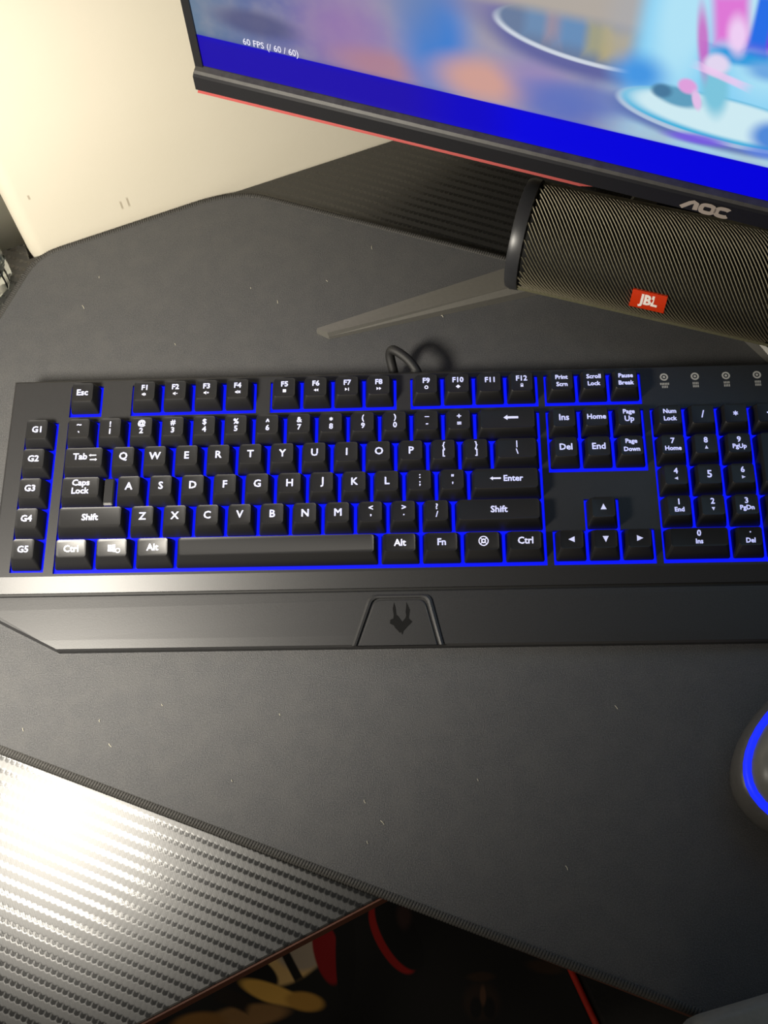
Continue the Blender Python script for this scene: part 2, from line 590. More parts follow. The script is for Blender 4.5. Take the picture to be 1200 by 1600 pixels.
def plate(x0, x1, y0, y1, holes, z, zf):
    xs = sorted({x0, x1, *[h[0] for h in holes], *[h[1] for h in holes]})
    ys = sorted({y0, y1, *[h[2] for h in holes], *[h[3] for h in holes]})
    inside = lambda cx, cy: any(h[0] < cx < h[1] and h[2] < cy < h[3] for h in holes)
    V, F, idx = [], [], {}
    def vid(x, y, zz):
        k = (round(x, 6), round(y, 6), round(zz, 6))
        if k not in idx:
            idx[k] = len(V)
            V.append((x, y, zz))
        return idx[k]
    nx, ny = len(xs) - 1, len(ys) - 1
    hole = [[inside((xs[i] + xs[i + 1]) / 2, (ys[j] + ys[j + 1]) / 2) for j in range(ny)] for i in range(nx)]
    for i in range(nx):
        for j in range(ny):
            xa, xb, ya, yb = xs[i], xs[i + 1], ys[j], ys[j + 1]
            if not hole[i][j]:
                F.append((vid(xa, ya, z), vid(xb, ya, z), vid(xb, yb, z), vid(xa, yb, z)))
                for di, dj, e in ((1, 0, ((xb, ya), (xb, yb))), (-1, 0, ((xa, yb), (xa, ya))), (0, 1, ((xb, yb), (xa, yb))), (0, -1, ((xa, ya), (xb, ya)))):
                    a, b = i + di, j + dj
                    if 0 <= a < nx and 0 <= b < ny and hole[a][b]:
                        (ax, ay), (bx, by) = e
                        F.append((vid(ax, ay, z), vid(bx, by, z), vid(bx, by, zf), vid(ax, ay, zf)))
    return V, F
CX0, CX1, CY0, CY1 = -0.0370, 0.4415, -0.1000, 0.0372
b_ = 0.0016
CYS, ZS = -0.0905, PZ - 0.0022
V, F = plate(CX0 + b_, CX1 - b_, CYS, CY1 - b_, wells, PZ, WZ - 0.0010)
out0 = [(CX0 + b_, CY0, ZS), (CX1 - b_, CY0, ZS), (CX1 - b_, CYS, PZ), (CX1 - b_, CY1 - b_, PZ), (CX0 + b_, CY1 - b_, PZ), (CX0 + b_, CYS, PZ)]
out1 = [(CX0, CY0, ZS - b_), (CX1, CY0, ZS - b_), (CX1, CYS, PZ - b_), (CX1, CY1, PZ - b_), (CX0, CY1, PZ - b_), (CX0, CYS, PZ - b_)]
sk = loft([out0, out1, [(x, y, kz(0.0046, y)) for x, y, z in out1]], False, True)
lip = ([out0[5], out0[0], out0[1], out0[2]], [(0, 1, 2, 3)])
sk = join(sk, lip)
kpart('case', join((V, F), sk), M['case'])
# glowing switch plate: one sheet under the wells
v, f = box(CX0 + 0.004, CX1 - 0.004, rows['C'] - 0.0135, CY1 - 0.004, WZ - 0.0006, WZ)
kpart('backlight_plate', (v, f), M['glow'])
# rubber feet
for x in (0.0, 0.40):
    for y in (-0.09, 0.025):
        v, f = prism([(x + 0.008 * math.cos(R(a)), y + 0.005 * math.sin(R(a))) for a in range(0, 360, 30)], kz(0.0040, y), kz(0.0050, y))
        kpart('rubber_foot', (v, f), M['rubber'])

# wrist rest
WR = [(CX0, -0.1012), (CX0, -0.1130), (0.0052, -0.1340), (0.4120, -0.1340), (CX1, -0.1130), (CX1, -0.1012)]
def rest_z(y):
    t = (y + 0.1012) / (-0.1340 + 0.1012)
    return -0.0109 - 0.0012 * t * t + 0.0003 * t
def rest_ring(poly, dz):
    return [(x, y, rest_z(y) + dz) for x, y in poly]
dense = []
for i in range(6):
    a, b = Vector(WR[i]), Vector(WR[(i + 1) % 6])
    for k in range(4 if i in (0, 1, 3, 4) else 1):
        n_ = 4 if i in (0, 1, 3, 4) else 1
        q = a.lerp(b, k / n_)
        dense.append((q.x, q.y))
r0 = [(x, y, kz(0.0044, y)) for x, y in dense]
r1 = rest_ring(dense, -0.0012)
r2 = rest_ring(inset(dense, 0.0011), 0.0)
kpart('wrist_rest', loft([r0, r1, r2]), M['rest'])
# dark seam between case and rest
v, f = box(CX0 + 0.001, CX1 - 0.001, -0.1013, -0.0999, PZ - 0.006, PZ - 0.0036)
kpart('seam_strip', (v, f), M['groove'])

# emblem plate: raised trapezoid in the wrist rest with a frame line and a horned mask
def emb(px_, py_):
    return (0.1836 + (px_ - 575) * 0.000365, -0.1052 - (py_ - 932) * 0.000365)
def trap(g):
    x0, x1, x2, x3 = 0.1745 + g * 1.1, 0.2262 - g * 1.1, 0.2190 - g, 0.1842 + g
    yb, yt = -0.1338, -0.1042 - g
    return ([(x0, yb), (x1, yb)] + arc_corner((x1, yb), (x2, yt), (x3, yt), 0.004) + arc_corner((x2, yt), (x3, yt), (x0, yb), 0.004))
t0, t1, t2, t3 = trap(0.0), trap(0.0011), trap(0.0021), trap(0.0030)
rz = lambda poly, dz: [(x, y, rest_z(y) + dz) for x, y in poly]
v, f = loft([rz(t0, -0.0008), rz(t0, 0.0009), rz(t1, 0.0016), rz(t2, 0.0013), rz(t2, 0.0001), rz(t3, 0.0001)], True, True)
ep = kpart('emblem_plate', (v, f), M['rest'])
ep['label'] = 'raised trapezoid plate with dark emblem'
v, f = loft([rz(trap(0.0032), -0.0002), rz(trap(0.0032), 0.0006), rz(trap(0.0037), 0.0009)], True, True)
link('plate_face', mesh('plate_face', v, f), M['rest'], ep)
crop = [(578, 160), (590, 200), (596, 262), (612, 275), (640, 318), (665, 290), (672, 270), (668, 240), (672, 200), (674, 160), (690, 195), (701, 225), (695, 262),
        (690, 290), (718, 318), (700, 335), (680, 355), (660, 378), (648, 392), (640, 420), (630, 395), (622, 405), (605, 385), (585, 365), (575, 345), (545, 330),
        (548, 300), (572, 290), (575, 262), (568, 215)]
pts = [emb(500 + x / 5, 910 + y / 5) for x, y in crop]
v = [(x, y, rest_z(y) + 0.00098) for x, y in pts]
link('emblem', mesh('emblem', v, [tuple(range(len(v)))]), M['emblem'], ep)

# keycaps
_key_cache = {}
LOWT = math.tan(R(9.0))      # the front row of caps leans towards the user
def key_mesh(wu, hu, low):
    k = (wu, hu, low)
    if k not in _key_cache:
        bw, bd = wu * U - 0.0018, hu * U - 0.0018
        tw, td = bw - 0.0044, bd - (0.0050 if not low else 0.0068)
        ty = 0.0
        rings = [rrect(0, YO, bw, bd, 0.0010, -0.0098), rrect(0, YO, bw, bd, 0.0010, -0.0086),
                 rrect(0, YO * 0.45, (bw + tw) / 2 + 0.0003, (bd + td) / 2 + 0.0003, 0.0014, -0.0042),
                 rrect(0, ty - 0.0002, tw + 0.0005, td + 0.0007, 0.0017, -0.0007),
                 rrect(0, ty, tw - 0.0002, td - 0.0002, 0.0016, 0.0),
                 rrect(0, ty, tw - 0.0016, td - 0.0016, 0.0012, -0.0002)]
        if low:
            rings = rings[:2] + [[(x, y, z + (y * LOWT - 0.0004) * (i + 1) / 2 * (1 if i < 1 else 1)) if i == 0 else (x, y, z + y * LOWT - 0.0006) for x, y, z in rg] for i, rg in enumerate(rings[2:])]
        v, f = loft(rings)
        _key_cache[k] = mesh('key', v, f, 35)
        _key_cache[k].materials.append(M['key'])
    return _key_cache[k]

def poly_vf(pts, s, x=0, y=0):
    return [(x + a * s, y + b * s, 0) for a, b in pts], [tuple(range(len(pts)))]
ARW = {'^': [(-.5, -.45), (.5, -.45), (0, .6)], 'v': [(-.5, .45), (0, -.6), (.5, .45)], '<': [(.45, -.5), (.45, .5), (-.6, 0)], '>': [(-.45, -.5), (.6, 0), (-.45, .5)]}
LARROW = [(-1, 0), (-.45, .38), (-.45, .16), (1, .16), (1, -.16), (-.45, -.16), (-.45, -.38)]
def ring_vf(r0, r1, x, y, n=20):
    v = [(x + r * math.cos(2 * math.pi * k / n), y + r * math.sin(2 * math.pi * k / n), 0) for r in (r0, r1) for k in range(n)]
    return v, [(k, (k + 1) % n, n + (k + 1) % n, n + k) for k in range(n)]
def T(s, size, x=0, y=0, bold=0.00016):
    """heavy lettering: the outline laid down five times, a hair apart"""
    vf = text_vf(s, size * 1.12, 0.0)
    return join(*[shift(vf, x + a * bold, y + b * bold) for a, b in ((0, 0), (1, .6), (-1, -.6), (.6, -1), (-.6, 1))])
mm = 0.001
def two(a, b, s=4.0, gap=2.5):
    return [T(a, s * mm, 0, gap * mm), T(b, s * mm, 0, -gap * mm)]
def legend_for(k):
    big = 5.7 * mm
    if k == 'bksp':
        return [poly_vf(LARROW, 4.4 * mm, 0.002, 0.0006)]
    if k == 'bslash':
        return [T('|', 4.0 * mm, 0, 2.4 * mm), T('\\', 4.0 * mm, 0, -2.2 * mm)]
    if k == 'enter':
        return [poly_vf(LARROW, 3.2 * mm, -0.0062, 0), T('Enter', 4.6 * mm, 0.0042, 0)]
    if k == 'tab':
        return [T('Tab', 5.0 * mm, -0.0022, 0.0006), poly_vf(LARROW, 2.2 * mm, 0.0052, 0.0012), poly_vf([(-a, b) for a, b in LARROW], 2.2 * mm, 0.0060, -0.0016)]
    if k == 'caps':
        return [T('Caps', 4.7 * mm, 0, 0.0023), T('Lock', 4.7 * mm, 0, -0.0023)]
    if k == 'win':
        q = []
        for a in (0, 1):
            for b in (0, 1):
                x, y = -2.3 + a * 2.4, -2.0 + b * 2.1
                q.append(poly_vf([(x, y - .25 * a), (x + 2.0, y - .25 - .25 * a), (x + 2.0, y + 1.7 + .1 * a), (x, y + 1.7)], mm))
        q.append(ring_vf(0.9 * mm, 1.5 * mm, 3.6 * mm, -1.6 * mm))
        return q
    if k == 'menu':
        q = [ring_vf(2.3 * mm, 2.9 * mm, 0, 0), ring_vf(0.6 * mm, 1.4 * mm, 0, 0)]
        for a in (45, 135, 225, 315):
            c, s = math.cos(R(a)), math.sin(R(a))
            q.append(poly_vf([(1.2 * c - .25 * s, 1.2 * s + .25 * c), (2.5 * c - .25 * s, 2.5 * s + .25 * c), (2.5 * c + .25 * s, 2.5 * s - .25 * c), (1.2 * c + .25 * s, 1.2 * s - .25 * c)][::-1], mm))
        return q
    if k in ARW and len(k) == 1:
        pass
    if k.startswith('arrow'):
        return [poly_vf(ARW[k[5]], 3.4 * mm)]
    if k.startswith('F') and k[1:].isdigit():
        i = int(k[1:])
        q = [T(k, 4.2 * mm, 0, 2.3 * mm)]
        y = -2.3 * mm
        icons = {1: [poly_vf([(-1.3, -.5), (-.6, -.5), (.2, -1.2), (.2, 1.2), (-.6, .5), (-1.3, .5)], mm, 0, y), poly_vf([(.6, -.7), (1, -.7), (1, .7), (.6, .7)], mm, 0, y)],
                 2: [poly_vf([(-1.3, -.5), (-.6, -.5), (.2, -1.2), (.2, 1.2), (-.6, .5), (-1.3, .5)], mm, 0, y), poly_vf([(.5, -.2), (1.5, -.2), (1.5, .2), (.5, .2)], mm, 0, y)],
                 3: [poly_vf([(-1.5, -.5), (-.8, -.5), (0, -1.2), (0, 1.2), (-.8, .5), (-1.5, .5)], mm, 0, y), poly_vf([(.4, -.2), (1.6, -.2), (1.6, .2), (.4, .2)], mm, 0, y), poly_vf([(.8, -.6), (1.2, -.6), (1.2, .6), (.8, .6)], mm, 0, y)],
                 4: [poly_vf([(-1.4, -.5), (-.7, -.5), (.1, -1.2), (.1, 1.2), (-.7, .5), (-1.4, .5)], mm, 0, y), T('x', 2.6 * mm, 1.1 * mm, y)],
                 5: [poly_vf([(-1, -1), (1, -1), (1, 1), (-1, 1)], mm, 0, y)],
                 6: [poly_vf([(.2, -1), (.2, 1), (-1.3, 0)], mm, 0, y), poly_vf([(1.5, -1), (1.5, 1), (.2, 0)], mm, 0, y)],
                 7: [poly_vf([(-1.4, -1), (.1, 0), (-1.4, 1)], mm, 0, y), poly_vf([(.5, -1), (1, -1), (1, 1), (.5, 1)], mm, 0, y)],
                 8: [poly_vf([(-1.4, -1), (0, 0), (-1.4, 1)], mm, 0, y), poly_vf([(.1, -1), (1.5, 0), (.1, 1)], mm, 0, y)],
                 9: [ring_vf(.6 * mm, 1.2 * mm, 0, y)],
                 10: [poly_vf([(-1.4, 0), (0, -1.2), (1.4, 0), (0, 1.3)], mm, 0, y)],
                 11: [], 12: [poly_vf([(-.8, -1.2), (.8, -1.2), (.8, .2), (-.8, .2)], mm, 0, y), ring_vf(.45 * mm, .8 * mm, 0, y + .4 * mm)]}
        if i == 11:
            q = [T(k, 4.2 * mm, 0, 1.8 * mm)]
        return q + icons[i]
    if '|' in k and len(k) > 1:
        a, b = k.split('|', 1)
        out = []
        for s, y in ((a, 2.35), (b, -2.35)):
            if s.startswith('arrow'):
                out.append(poly_vf(ARW[s[5]], 2.0 * mm, 0, y * mm))
            else:
                out.append(T(s, (4.3 if len(s) < 3 else 3.4) * mm, 0, y * mm))
        return out
    return [T(k, (big if len(k) == 1 else (4.0 if k == 'Home' else 4.9) * mm), 0, 0)]

_leg_cache = {}
def legend_mesh(k):
    if k not in _leg_cache:
        parts = legend_for(k)
        V, F = join(*parts)
        me = bpy.data.meshes.new('legend')
        me.from_pydata([(x, y, 0) for x, y, z in V], [], F)
        me.materials.append(M['legend'])
        _leg_cache[k] = me
    return _leg_cache[k]

def add_key(xc, yc, wu, legend, hu=1.0, low=False):
    k = link('key', key_mesh(wu, hu, low), None, kb, (KO.x + xc, KO.y + yc, KO.z))
    if legend:
        lg = link('legend', legend_mesh(legend), None, k, (0, 0, -0.0001 - (0.0006 if low else 0)))
        if low:
            lg.rotation_euler.x = math.atan(LOWT)
    return k

def row(r, x0, items, low=False):
    x = x0
    for wu, lg in items:
        if lg == 'caps':                      # stepped cap: high part on the left, low step on the right
            k = add_key((x + 0.74) * U, rows[r], 1.48, lg)
            link('step', mesh('step', *loft([rrect(0.0158, YO, 0.0060, 0.0170, 0.0008, z, 2) for z in (-0.0098, -0.0050)] + [rrect(0.0156, YO + 0.0003, 0.0050, 0.0150, 0.0008, -0.0043, 2)])), M['key'], k)
        else:
            add_key((x + wu / 2) * U, rows[r], wu, lg, 1.0, low)
        x += wu
one = lambda s: [(1, c) for c in s]
row('F', 0, [(1, 'Esc')])
row('F', 2, [(1, 'F1'), (1, 'F2'), (1, 'F3'), (1, 'F4')])
row('F', 6.5, [(1, 'F5'), (1, 'F6'), (1, 'F7'), (1, 'F8')])
row('F', 11, [(1, 'F9'), (1, 'F10'), (1, 'F11'), (1, 'F12')])
row('F', 15.25, [(1, 'Print|Scrn'), (1, 'Scroll|Lock'), (1, 'Pause|Break')])
row('N', 0, one(['~|`', '!|1', '@|2', '#|3', '$|4', '%|5', '^|6', '&|7', '*|8', '(|9', ')|0', '_|-', '+|=']) + [(2, 'bksp')])
row('Q', 0, [(1.5, 'tab')] + one('QWERTYUIOP') + one(['{|[', '}|]']) + [(1.5, 'bslash')])
row('A', 0, [(1.75, 'caps')] + one('ASDFGHJKL') + one([':|;', '"|\'']) + [(2.25, 'enter')])
row('Z', 0, [(2.25, 'Shift')] + one('ZXCVBNM') + one(['<|,', '>|.', '?|/']) + [(2.75, 'Shift')])
row('C', 0, [(1.25, 'Ctrl'), (1.25, 'win'), (1.25, 'Alt'), (6.25, None), (1.25, 'Alt'), (1.25, 'Fn'), (1.25, 'menu'), (1.25, 'Ctrl')], True)
row('N', 15.25, [(1, 'Ins'), (1, 'Home'), (1, 'Page|Up')])
row('Q', 15.25, [(1, 'Del'), (1, 'End'), (1, 'Page|Down')])
row('Z', 16.25, [(1, 'arrow^')])
row('C', 15.25, [(1, 'arrow<'), (1, 'arrowv'), (1, 'arrow>')], True)
row('N', 18.5, [(1, 'Num|Lock'), (1, '/'), (1, '*'), (1, '-')])
row('Q', 18.5, [(1, '7|Home'), (1, '8|arrow^'), (1, '9|PgUp')])
row('A', 18.5, [(1, '4|arrow<'), (1, '5'), (1, '6|arrow>')])
row('Z', 18.5, [(1, '1|End'), (1, '2|arrowv'), (1, '3|PgDn')])
row('C', 18.5, [(2, '0|Ins'), (1, '.|Del')], True)
add_key(22 * U, -1.5 * U, 1, '+', 2)
add_key(22 * U, -3.5 * U, 1, 'Enter', 2)
for i, r in enumerate('NQAZC'):
    add_key(GX, rows[r], 1, 'G%d' % (i + 1))

# status lights, upper right: a round mark with a small two-line caption under each
for i in range(4):
    x = (19.03 + i * 0.97) * U
    y = FR * U + 0.0006
    ind = kpart('status_light', ring_vf(1.5 * mm, 2.5 * mm, 0, 0), M['print'], kb, None, (KO.x + x, KO.y + y + 0.0042, KO.z + PZ + 0.0001))
    link('light_dot', mesh('light_dot', *poly_vf([(0.8 * math.cos(R(a)), 0.8 * math.sin(R(a))) for a in range(0, 360, 30)], mm)), M['print'], ind)
    q = []
    for line, n_ in ((0, 6 if i == 0 else 4), (1, 4)):
        for c in range(n_):
            cx_ = (c - (n_ - 1) / 2) * 0.95
            q.append(poly_vf([(cx_ - .3, -.75), (cx_ + .3, -.75), (cx_ + .3, .75), (cx_ - .3, .75)], mm, 0, (-4.6 - line * 2.0) * mm))
    link('caption', mesh('caption', *join(*q)), M['print'], ind)

# cable at the back
pw = [(0.2150, 0.0350, 0.020), (0.2135, 0.0420, 0.024), (0.2075, 0.0500, 0.027), (0.1990, 0.0570, 0.027), (0.1965, 0.0565, 0.022), (0.1985, 0.0490, 0.014), (0.2000, 0.0425, 0.0072), (0.2005, 0.030, 0.0070)]
kw = [Sm.transposed() @ (Vector(p) - KB) for p in pw]
cb = link('cable', mesh('cable', *tube(smooth_path(kw, 5), 0.0030, 10), 50), M['cable'], kb)
rl = [Sm.transposed() @ (Vector(p) - KB) for p in ((0.2155, 0.0340, 0.0195), (0.2146, 0.0385, 0.0222), (0.2120, 0.0440, 0.0246))]
link('strain_relief', mesh('strain_relief', *tube(rl, [0.0045, 0.0042, 0.0030], 12), 50), M['cable'], cb)

# ------------------------------------------------------------------ monitor
MO = Vector((0.40417, 0.15647, 0.0040))
mon = tag(empty('monitor', MO, R(-20.53)), 'black monitor showing a colourful game above the small speaker', 'monitor')
HW = 0.3113
ZB = 0.118 - 0.0040
head = link('bezel', None, None, mon, (-HW, -0.080, ZB))
bpy.data.objects.remove(head)
TILT = R(-2.0)
def mpart(name, vf, m, parent=mon, smooth=None):
    """local frame of the panel: x from its left edge, y backwards, z up from its lower edge"""
    o = link(name, mesh(name, vf[0], vf[1], smooth), m, parent)
    if parent is mon:
        o.location = (-HW, -0.080, ZB)
        o.rotation_euler.x = TILT
    return o
W2, H2 = 2 * HW, 0.372
SB = 0.0168        # lower edge of the picture
# back shell
rings = []
for y, g in ((0.0035, 0.0), (0.012, 0.0), (0.030, 0.020), (0.052, 0.10)):
    rings.append([(x, y, z) for x, _, z in [(g, 0, g * 0.7), (W2 - g, 0, g * 0.7), (W2 - g, 0, H2 - g * 0.7), (g, 0, H2 - g * 0.7)]])
mpart('back_shell', loft(rings), M['bezel'])
# bezel frame: sides, top and the deeper chin
mpart('side_bezel', box(0, 0.0052, 0, 0.0035, SB - 0.004, H2), M['bezel'])
mpart('side_bezel', box(W2 - 0.0052, W2, 0, 0.0035, SB - 0.004, H2), M['bezel'])
mpart('top_bezel', box(0.0052, W2 - 0.0052, 0, 0.0035, H2 - 0.006, H2), M['bezel'])
chin_p = [(0.0035, 0.0005), (-0.0030, 0.0005), (-0.0048, 0.0022), (-0.0048, 0.0118), (-0.0030, 0.0136), (0.0035, 0.0136)]
chin = mpart('chin', loft([[(0, y, z) for y, z in chin_p], [(W2, y, z) for y, z in chin_p]]), M['bezel'])
ridge_p = [(0.0030, 0.0131), (-0.0036, 0.0131), (-0.0026, 0.0148), (0.0008, 0.0160), (0.0030, 0.0160)]
rg = mpart('chin_ridge', loft([[(0.0004, y, z) for y, z in ridge_p], [(W2 - 0.0004, y, z) for y, z in ridge_p]]), M['ridge'])
rg['label'] = 'worn light grey ridge along the lower bezel'
red_p = [(0.0035, 0.0010), (-0.0026, 0.0010), (-0.0044, -0.0004), (-0.0030, -0.0018), (0.0035, -0.0018)]
rl_ = mpart('accent_strip', loft([[(0.0005, y, z) for y, z in red_p], [(0.240, y, z) for y, z in red_p], [(0.250, y * 0.5, 0.0004 + z * 0.2) for y, z in red_p]]), M['redline'])
rl_['label'] = 'thin red accent strip under the bezel'
rr_ = mpart('accent_strip', loft([[(W2 - 0.0005, y, z) for y, z in red_p], [(W2 - 0.240, y, z) for y, z in red_p], [(W2 - 0.250, y * 0.5, 0.0004 + z * 0.2) for y, z in red_p]]), M['redline'])
rr_['label'] = 'thin red accent strip under the bezel'
# brand lettering on the chin: A without a crossbar, O, C, all slanted
def stroke(pts, wd):
    pts = [Vector(p) for p in pts]
    L, Rr = [], []
    for i, p in enumerate(pts):
        t = (pts[min(i + 1, len(pts) - 1)] - pts[max(i - 1, 0)]).normalized()
        n_ = Vector((-t.y, t.x)) * wd / 2
        L.append(p + n_)
        Rr.append(p - n_)
    q = L + Rr[::-1]
    n = len(pts)
    v = [(a.x, a.y) for a in L] + [(a.x, a.y) for a in Rr]
    return v, [(i, i + 1, n + i + 1, n + i) for i in range(n - 1)]
def letter_loop(cx, cy, rx, ry, a0, a1, pw_=3.0, n=22):
    out = []
    for k in range(n + 1):
        a = R(a0 + (a1 - a0) * k / n)
        c, s = math.cos(a), math.sin(a)
        out.append((cx + rx * math.copysign(abs(c) ** (2 / pw_), c), cy + ry * math.copysign(abs(s) ** (2 / pw_), s)))
    return out
lw = 0.0027
logo = [stroke([(0.0, 0.0), (0.0042, 0.0045), (0.0060, 0.0056), (0.0076, 0.0050), (0.0078, 0.0)], lw),
        stroke(letter_loop(0.0140, 0.0028, 0.0034, 0.0028, 0, 360), lw),
        stroke(letter_loop(0.0225, 0.0028, 0.0034, 0.0028, 38, 322), lw)]
V, F = [], []
for v, f in logo:
    o_ = len(V)
    V += [(x + y * 0.10 + 0.2975, -0.0052, y + 0.0036) for x, y in v]
    F += [tuple(i + o_ for i in q) for q in f]
me = mesh('brand_lettering', V, F)
lo = link('brand_lettering', me, M['logo'], chin)

# the picture (flat print that gives off light)
def screen_base(t, a, b):
    x = t.m('DIVIDE', a, 0.34)
    rp = t.n('ShaderNodeValToRGB')
    t.l(x, rp.inputs[0])
    e = rp.color_ramp.elements
    e[0].position, e[0].color = 0.02, (*lin((88, 118, 148)), 1)
    e[1].position, e[1].color = 0.98, (*lin((170, 214, 235)), 1)
    for p, c in ((0.18, (102, 106, 160)), (0.30, (138, 124, 172)), (0.42, (146, 142, 178)), (0.55, (150, 146, 176)), (0.70, (132, 136, 180)), (0.78, (160, 200, 226))):
        q = e.new(p)
        q.color = (*lin(c), 1)
    n = t.noise(45, 3, 0.5)
    k = t.step(n, 0.3, 0.75, 0.0, 0.35)
    return t.mix(k, rp.outputs[0], lin((176, 168, 168)))
LY = [
    ('e', 165, 150, 60, 58, .5, (176, 170, 150)), ('e', 225, 135, 55, 45, .4, (182, 172, 158)),
    ('e', 45, 55, 24, 8, .5, (80, 82, 122), 0, .8), ('e', 98, 62, 22, 22, .8, (150, 116, 170), 0, .7),
    ('e', 122, 46, 26, 10, .7, (176, 128, 140), 0, .8), ('e', 152, 72, 17, 34, .7, (64, 126, 206)), ('e', 140, 100, 16, 30, .8, (104, 128, 176), 0, .7),
    ('e', 178, 52, 24, 13, .7, (206, 158, 148)), ('e', 208, 62, 16, 10, .8, (150, 136, 182)), ('e', 222, 47, 22, 12, .7, (84, 108, 190), 0, .8),
    ('e', 196, 98, 30, 10, .8, (108, 104, 168), 0, .8),
    # far platform: dark underside, silver rim, coloured blocks above it
    ('e', 232, 86, 52, 17, .25, (92, 96, 156), -3, .9),
    ('e', 234, 91, 51, 14.6, .05, (206, 214, 226), -3), ('e', 235, 93.0, 50.5, 14.2, .06, (106, 124, 156), -3),
    ('b', 206, 96, 7, 9, .6, (112, 150, 190), 0, .6), ('b', 214, 96, 4, 10, .8, (186, 150, 150), 0, .5), ('b', 224, 95, 8, 10, .6, (104, 152, 200), 0, .6),
    ('b', 237, 93, 6, 10, .6, (176, 170, 120), 0, .7), ('b', 247, 91, 7, 9, .6, (190, 172, 110), 0, .8),
    ('b', 222, 116, 46, 14, .35, (176, 168, 160)), ('e', 255, 108, 14, 30, .6, (168, 170, 176), 0, .6),
    # cyan lit area on the right
    ('b', 318, 120, 62, 52, .10, (132, 206, 244)), ('e', 276, 118, 14, 46, .6, (176, 226, 246)), ('e', 320, 128, 20, 40, .7, (200, 240, 246)),
    ('e', 260, 78, 12, 10, .8, (70, 150, 226)), ('e', 240, 56, 30, 8, .6, (96, 116, 188), 0, .7),
    # near platform
    ('e', 304, 57, 54, 14.5, .16, (92, 112, 176), -2, .9),
    ('e', 306, 60.5, 55, 14.4, .04, (176, 196, 220), -2), ('e', 307, 62.0, 53.6, 13.4, .05, (60, 176, 220), -2), ('e', 308, 62.6, 50, 11.6, .16, (206, 234, 242), -2),
    ('e', 332, 58, 10, 9, .5, (40, 120, 214), 0, .9),
    # standing figure: plain blocks of colour for the shoes and trousers
    ('e', 281, 69.5, 12, 5.6, .30, (96, 158, 190), -8), ('e', 273, 71, 5, 4, .4, (72, 120, 156), 0), ('e', 298, 80, 6.5, 17, .4, (124, 196, 220), 14),
    ('e', 285, 77, 5, 4.2, .3, (222, 160, 220), -25), ('e', 291, 70, 2.2, 6, .4, (226, 190, 232), 20),
    ('b', 308, 100, 17, 4.5, .5, (44, 156, 222), 4), ('e', 320, 95, 9, 5, .7, (110, 168, 226)), ('e', 287, 104, 2.6, 18, .6, (206, 70, 190), 14, .8), ('e', 296, 93, 6, 6, .4, (226, 214, 240)),
    ('b', 297, 119, 8, 13, .4, (222, 120, 214), 14), ('e', 302, 111, 4.5, 10, .6, (238, 206, 244), 14), ('b', 321, 120, 12, 16, .3, (120, 60, 214), -6), ('b', 311, 121, 4, 16, .4, (40, 110, 230), 4),
    ('b', 300, 87, 12, 2.0, .5, (240, 200, 240), -14, .8),
    ('e', 296, 46, 15, 3.0, .6, (120, 90, 226), 3, .9), ('e', 330, 46.5, 10, 3, .7, (90, 130, 230), 0, .7),
    # blue bar along the lower edge of the picture
    ('b', 311, 20, 400, 18.3, .018, (12, 2, 196)),
    ('b', 60, 20, 90, 17.6, .25, (34, 14, 158), 0, .7), ('b', 300, 20, 110, 17.8, .15, (0, 0, 226), 0, .8),
]
M['screen'] = layered('game_picture', screen_base, LY, emission=1.0, rough=0.45)
v, f = box(0.0052, W2 - 0.0052, 0.0012, 0.0034, SB - 0.0006, H2 - 0.006)
scr = mpart('screen', (v, f), M['screen'])
scr['label'] = 'lit screen with blurred game picture and blue bar'
M['osd'] = mat('screen_text', (0.3, 0.3, 0.3), 0.5, emit=lin((176, 178, 212)), es=0.9)
tv, tf = text_vf('60 FPS (/ 60 / 60)', 0.0062, 0.00006)
link('screen_text', mesh('screen_text', [(x * 0.80 + 0.0523, 0.0011, y + 0.0405) for x, y, z in tv], tf), M['osd'], scr)

# stand: neck, hub and two splayed legs
st = mpart('neck', box(HW - 0.030, HW + 0.030, 0.046, 0.066, -0.105, 0.20), M['stand'])
def leg_vf(sgn):
    ox = -0.016
    A0, A1 = Vector((-0.2160 - ox, -0.1545)), Vector((-0.2065 - ox, -0.1562))   # tip, back and front corner
    d1 = Vector((0.836, 0.549))
    lower = [A1, A1 + d1 * 0.135, A1 + d1 * 0.232]
    upper = [A0, Vector((-0.1086 - ox, -0.0650)), Vector((-0.010, 0.030))]
    V = []
    n = len(lower)
    for i in range(n):
        zt = (0.0068, 0.0105, 0.0125)[i]
        lo_, up_ = lower[i], upper[i]
        for p, z in ((lo_, 0.0002), (lo_, zt - 0.0035), (lo_.lerp(up_, 0.16 if i else 0.1), zt), (up_.lerp(lo_, 0.10), zt), (up_, zt - 0.0035), (up_, 0.0002)):
            V.append((sgn * (p.x) + ox, p.y, z))
    F = []
    for i in range(n - 1):
        for j in range(6):
            k = (j + 1) % 6
            F.append((i * 6 + j, i * 6 + k, (i + 1) * 6 + k, (i + 1) * 6 + j))
    F += [tuple(range(6)), tuple((n - 1) * 6 + j for j in range(6))]
    return V, F
for sgn in (1, -1):
    vf = leg_vf(sgn)
    o = link('stand_leg', mesh('stand_leg', *vf), M['stand'], mon)
hub_p = [(-0.016 + 0.036 * math.cos(R(a)), 0.006 + 0.032 * math.sin(R(a))) for a in range(0, 360, 20)]
link('stand_hub', mesh('stand_hub', *prism(hub_p, 0.0002, 0.0135, 0.002), 40), M['stand'], mon)

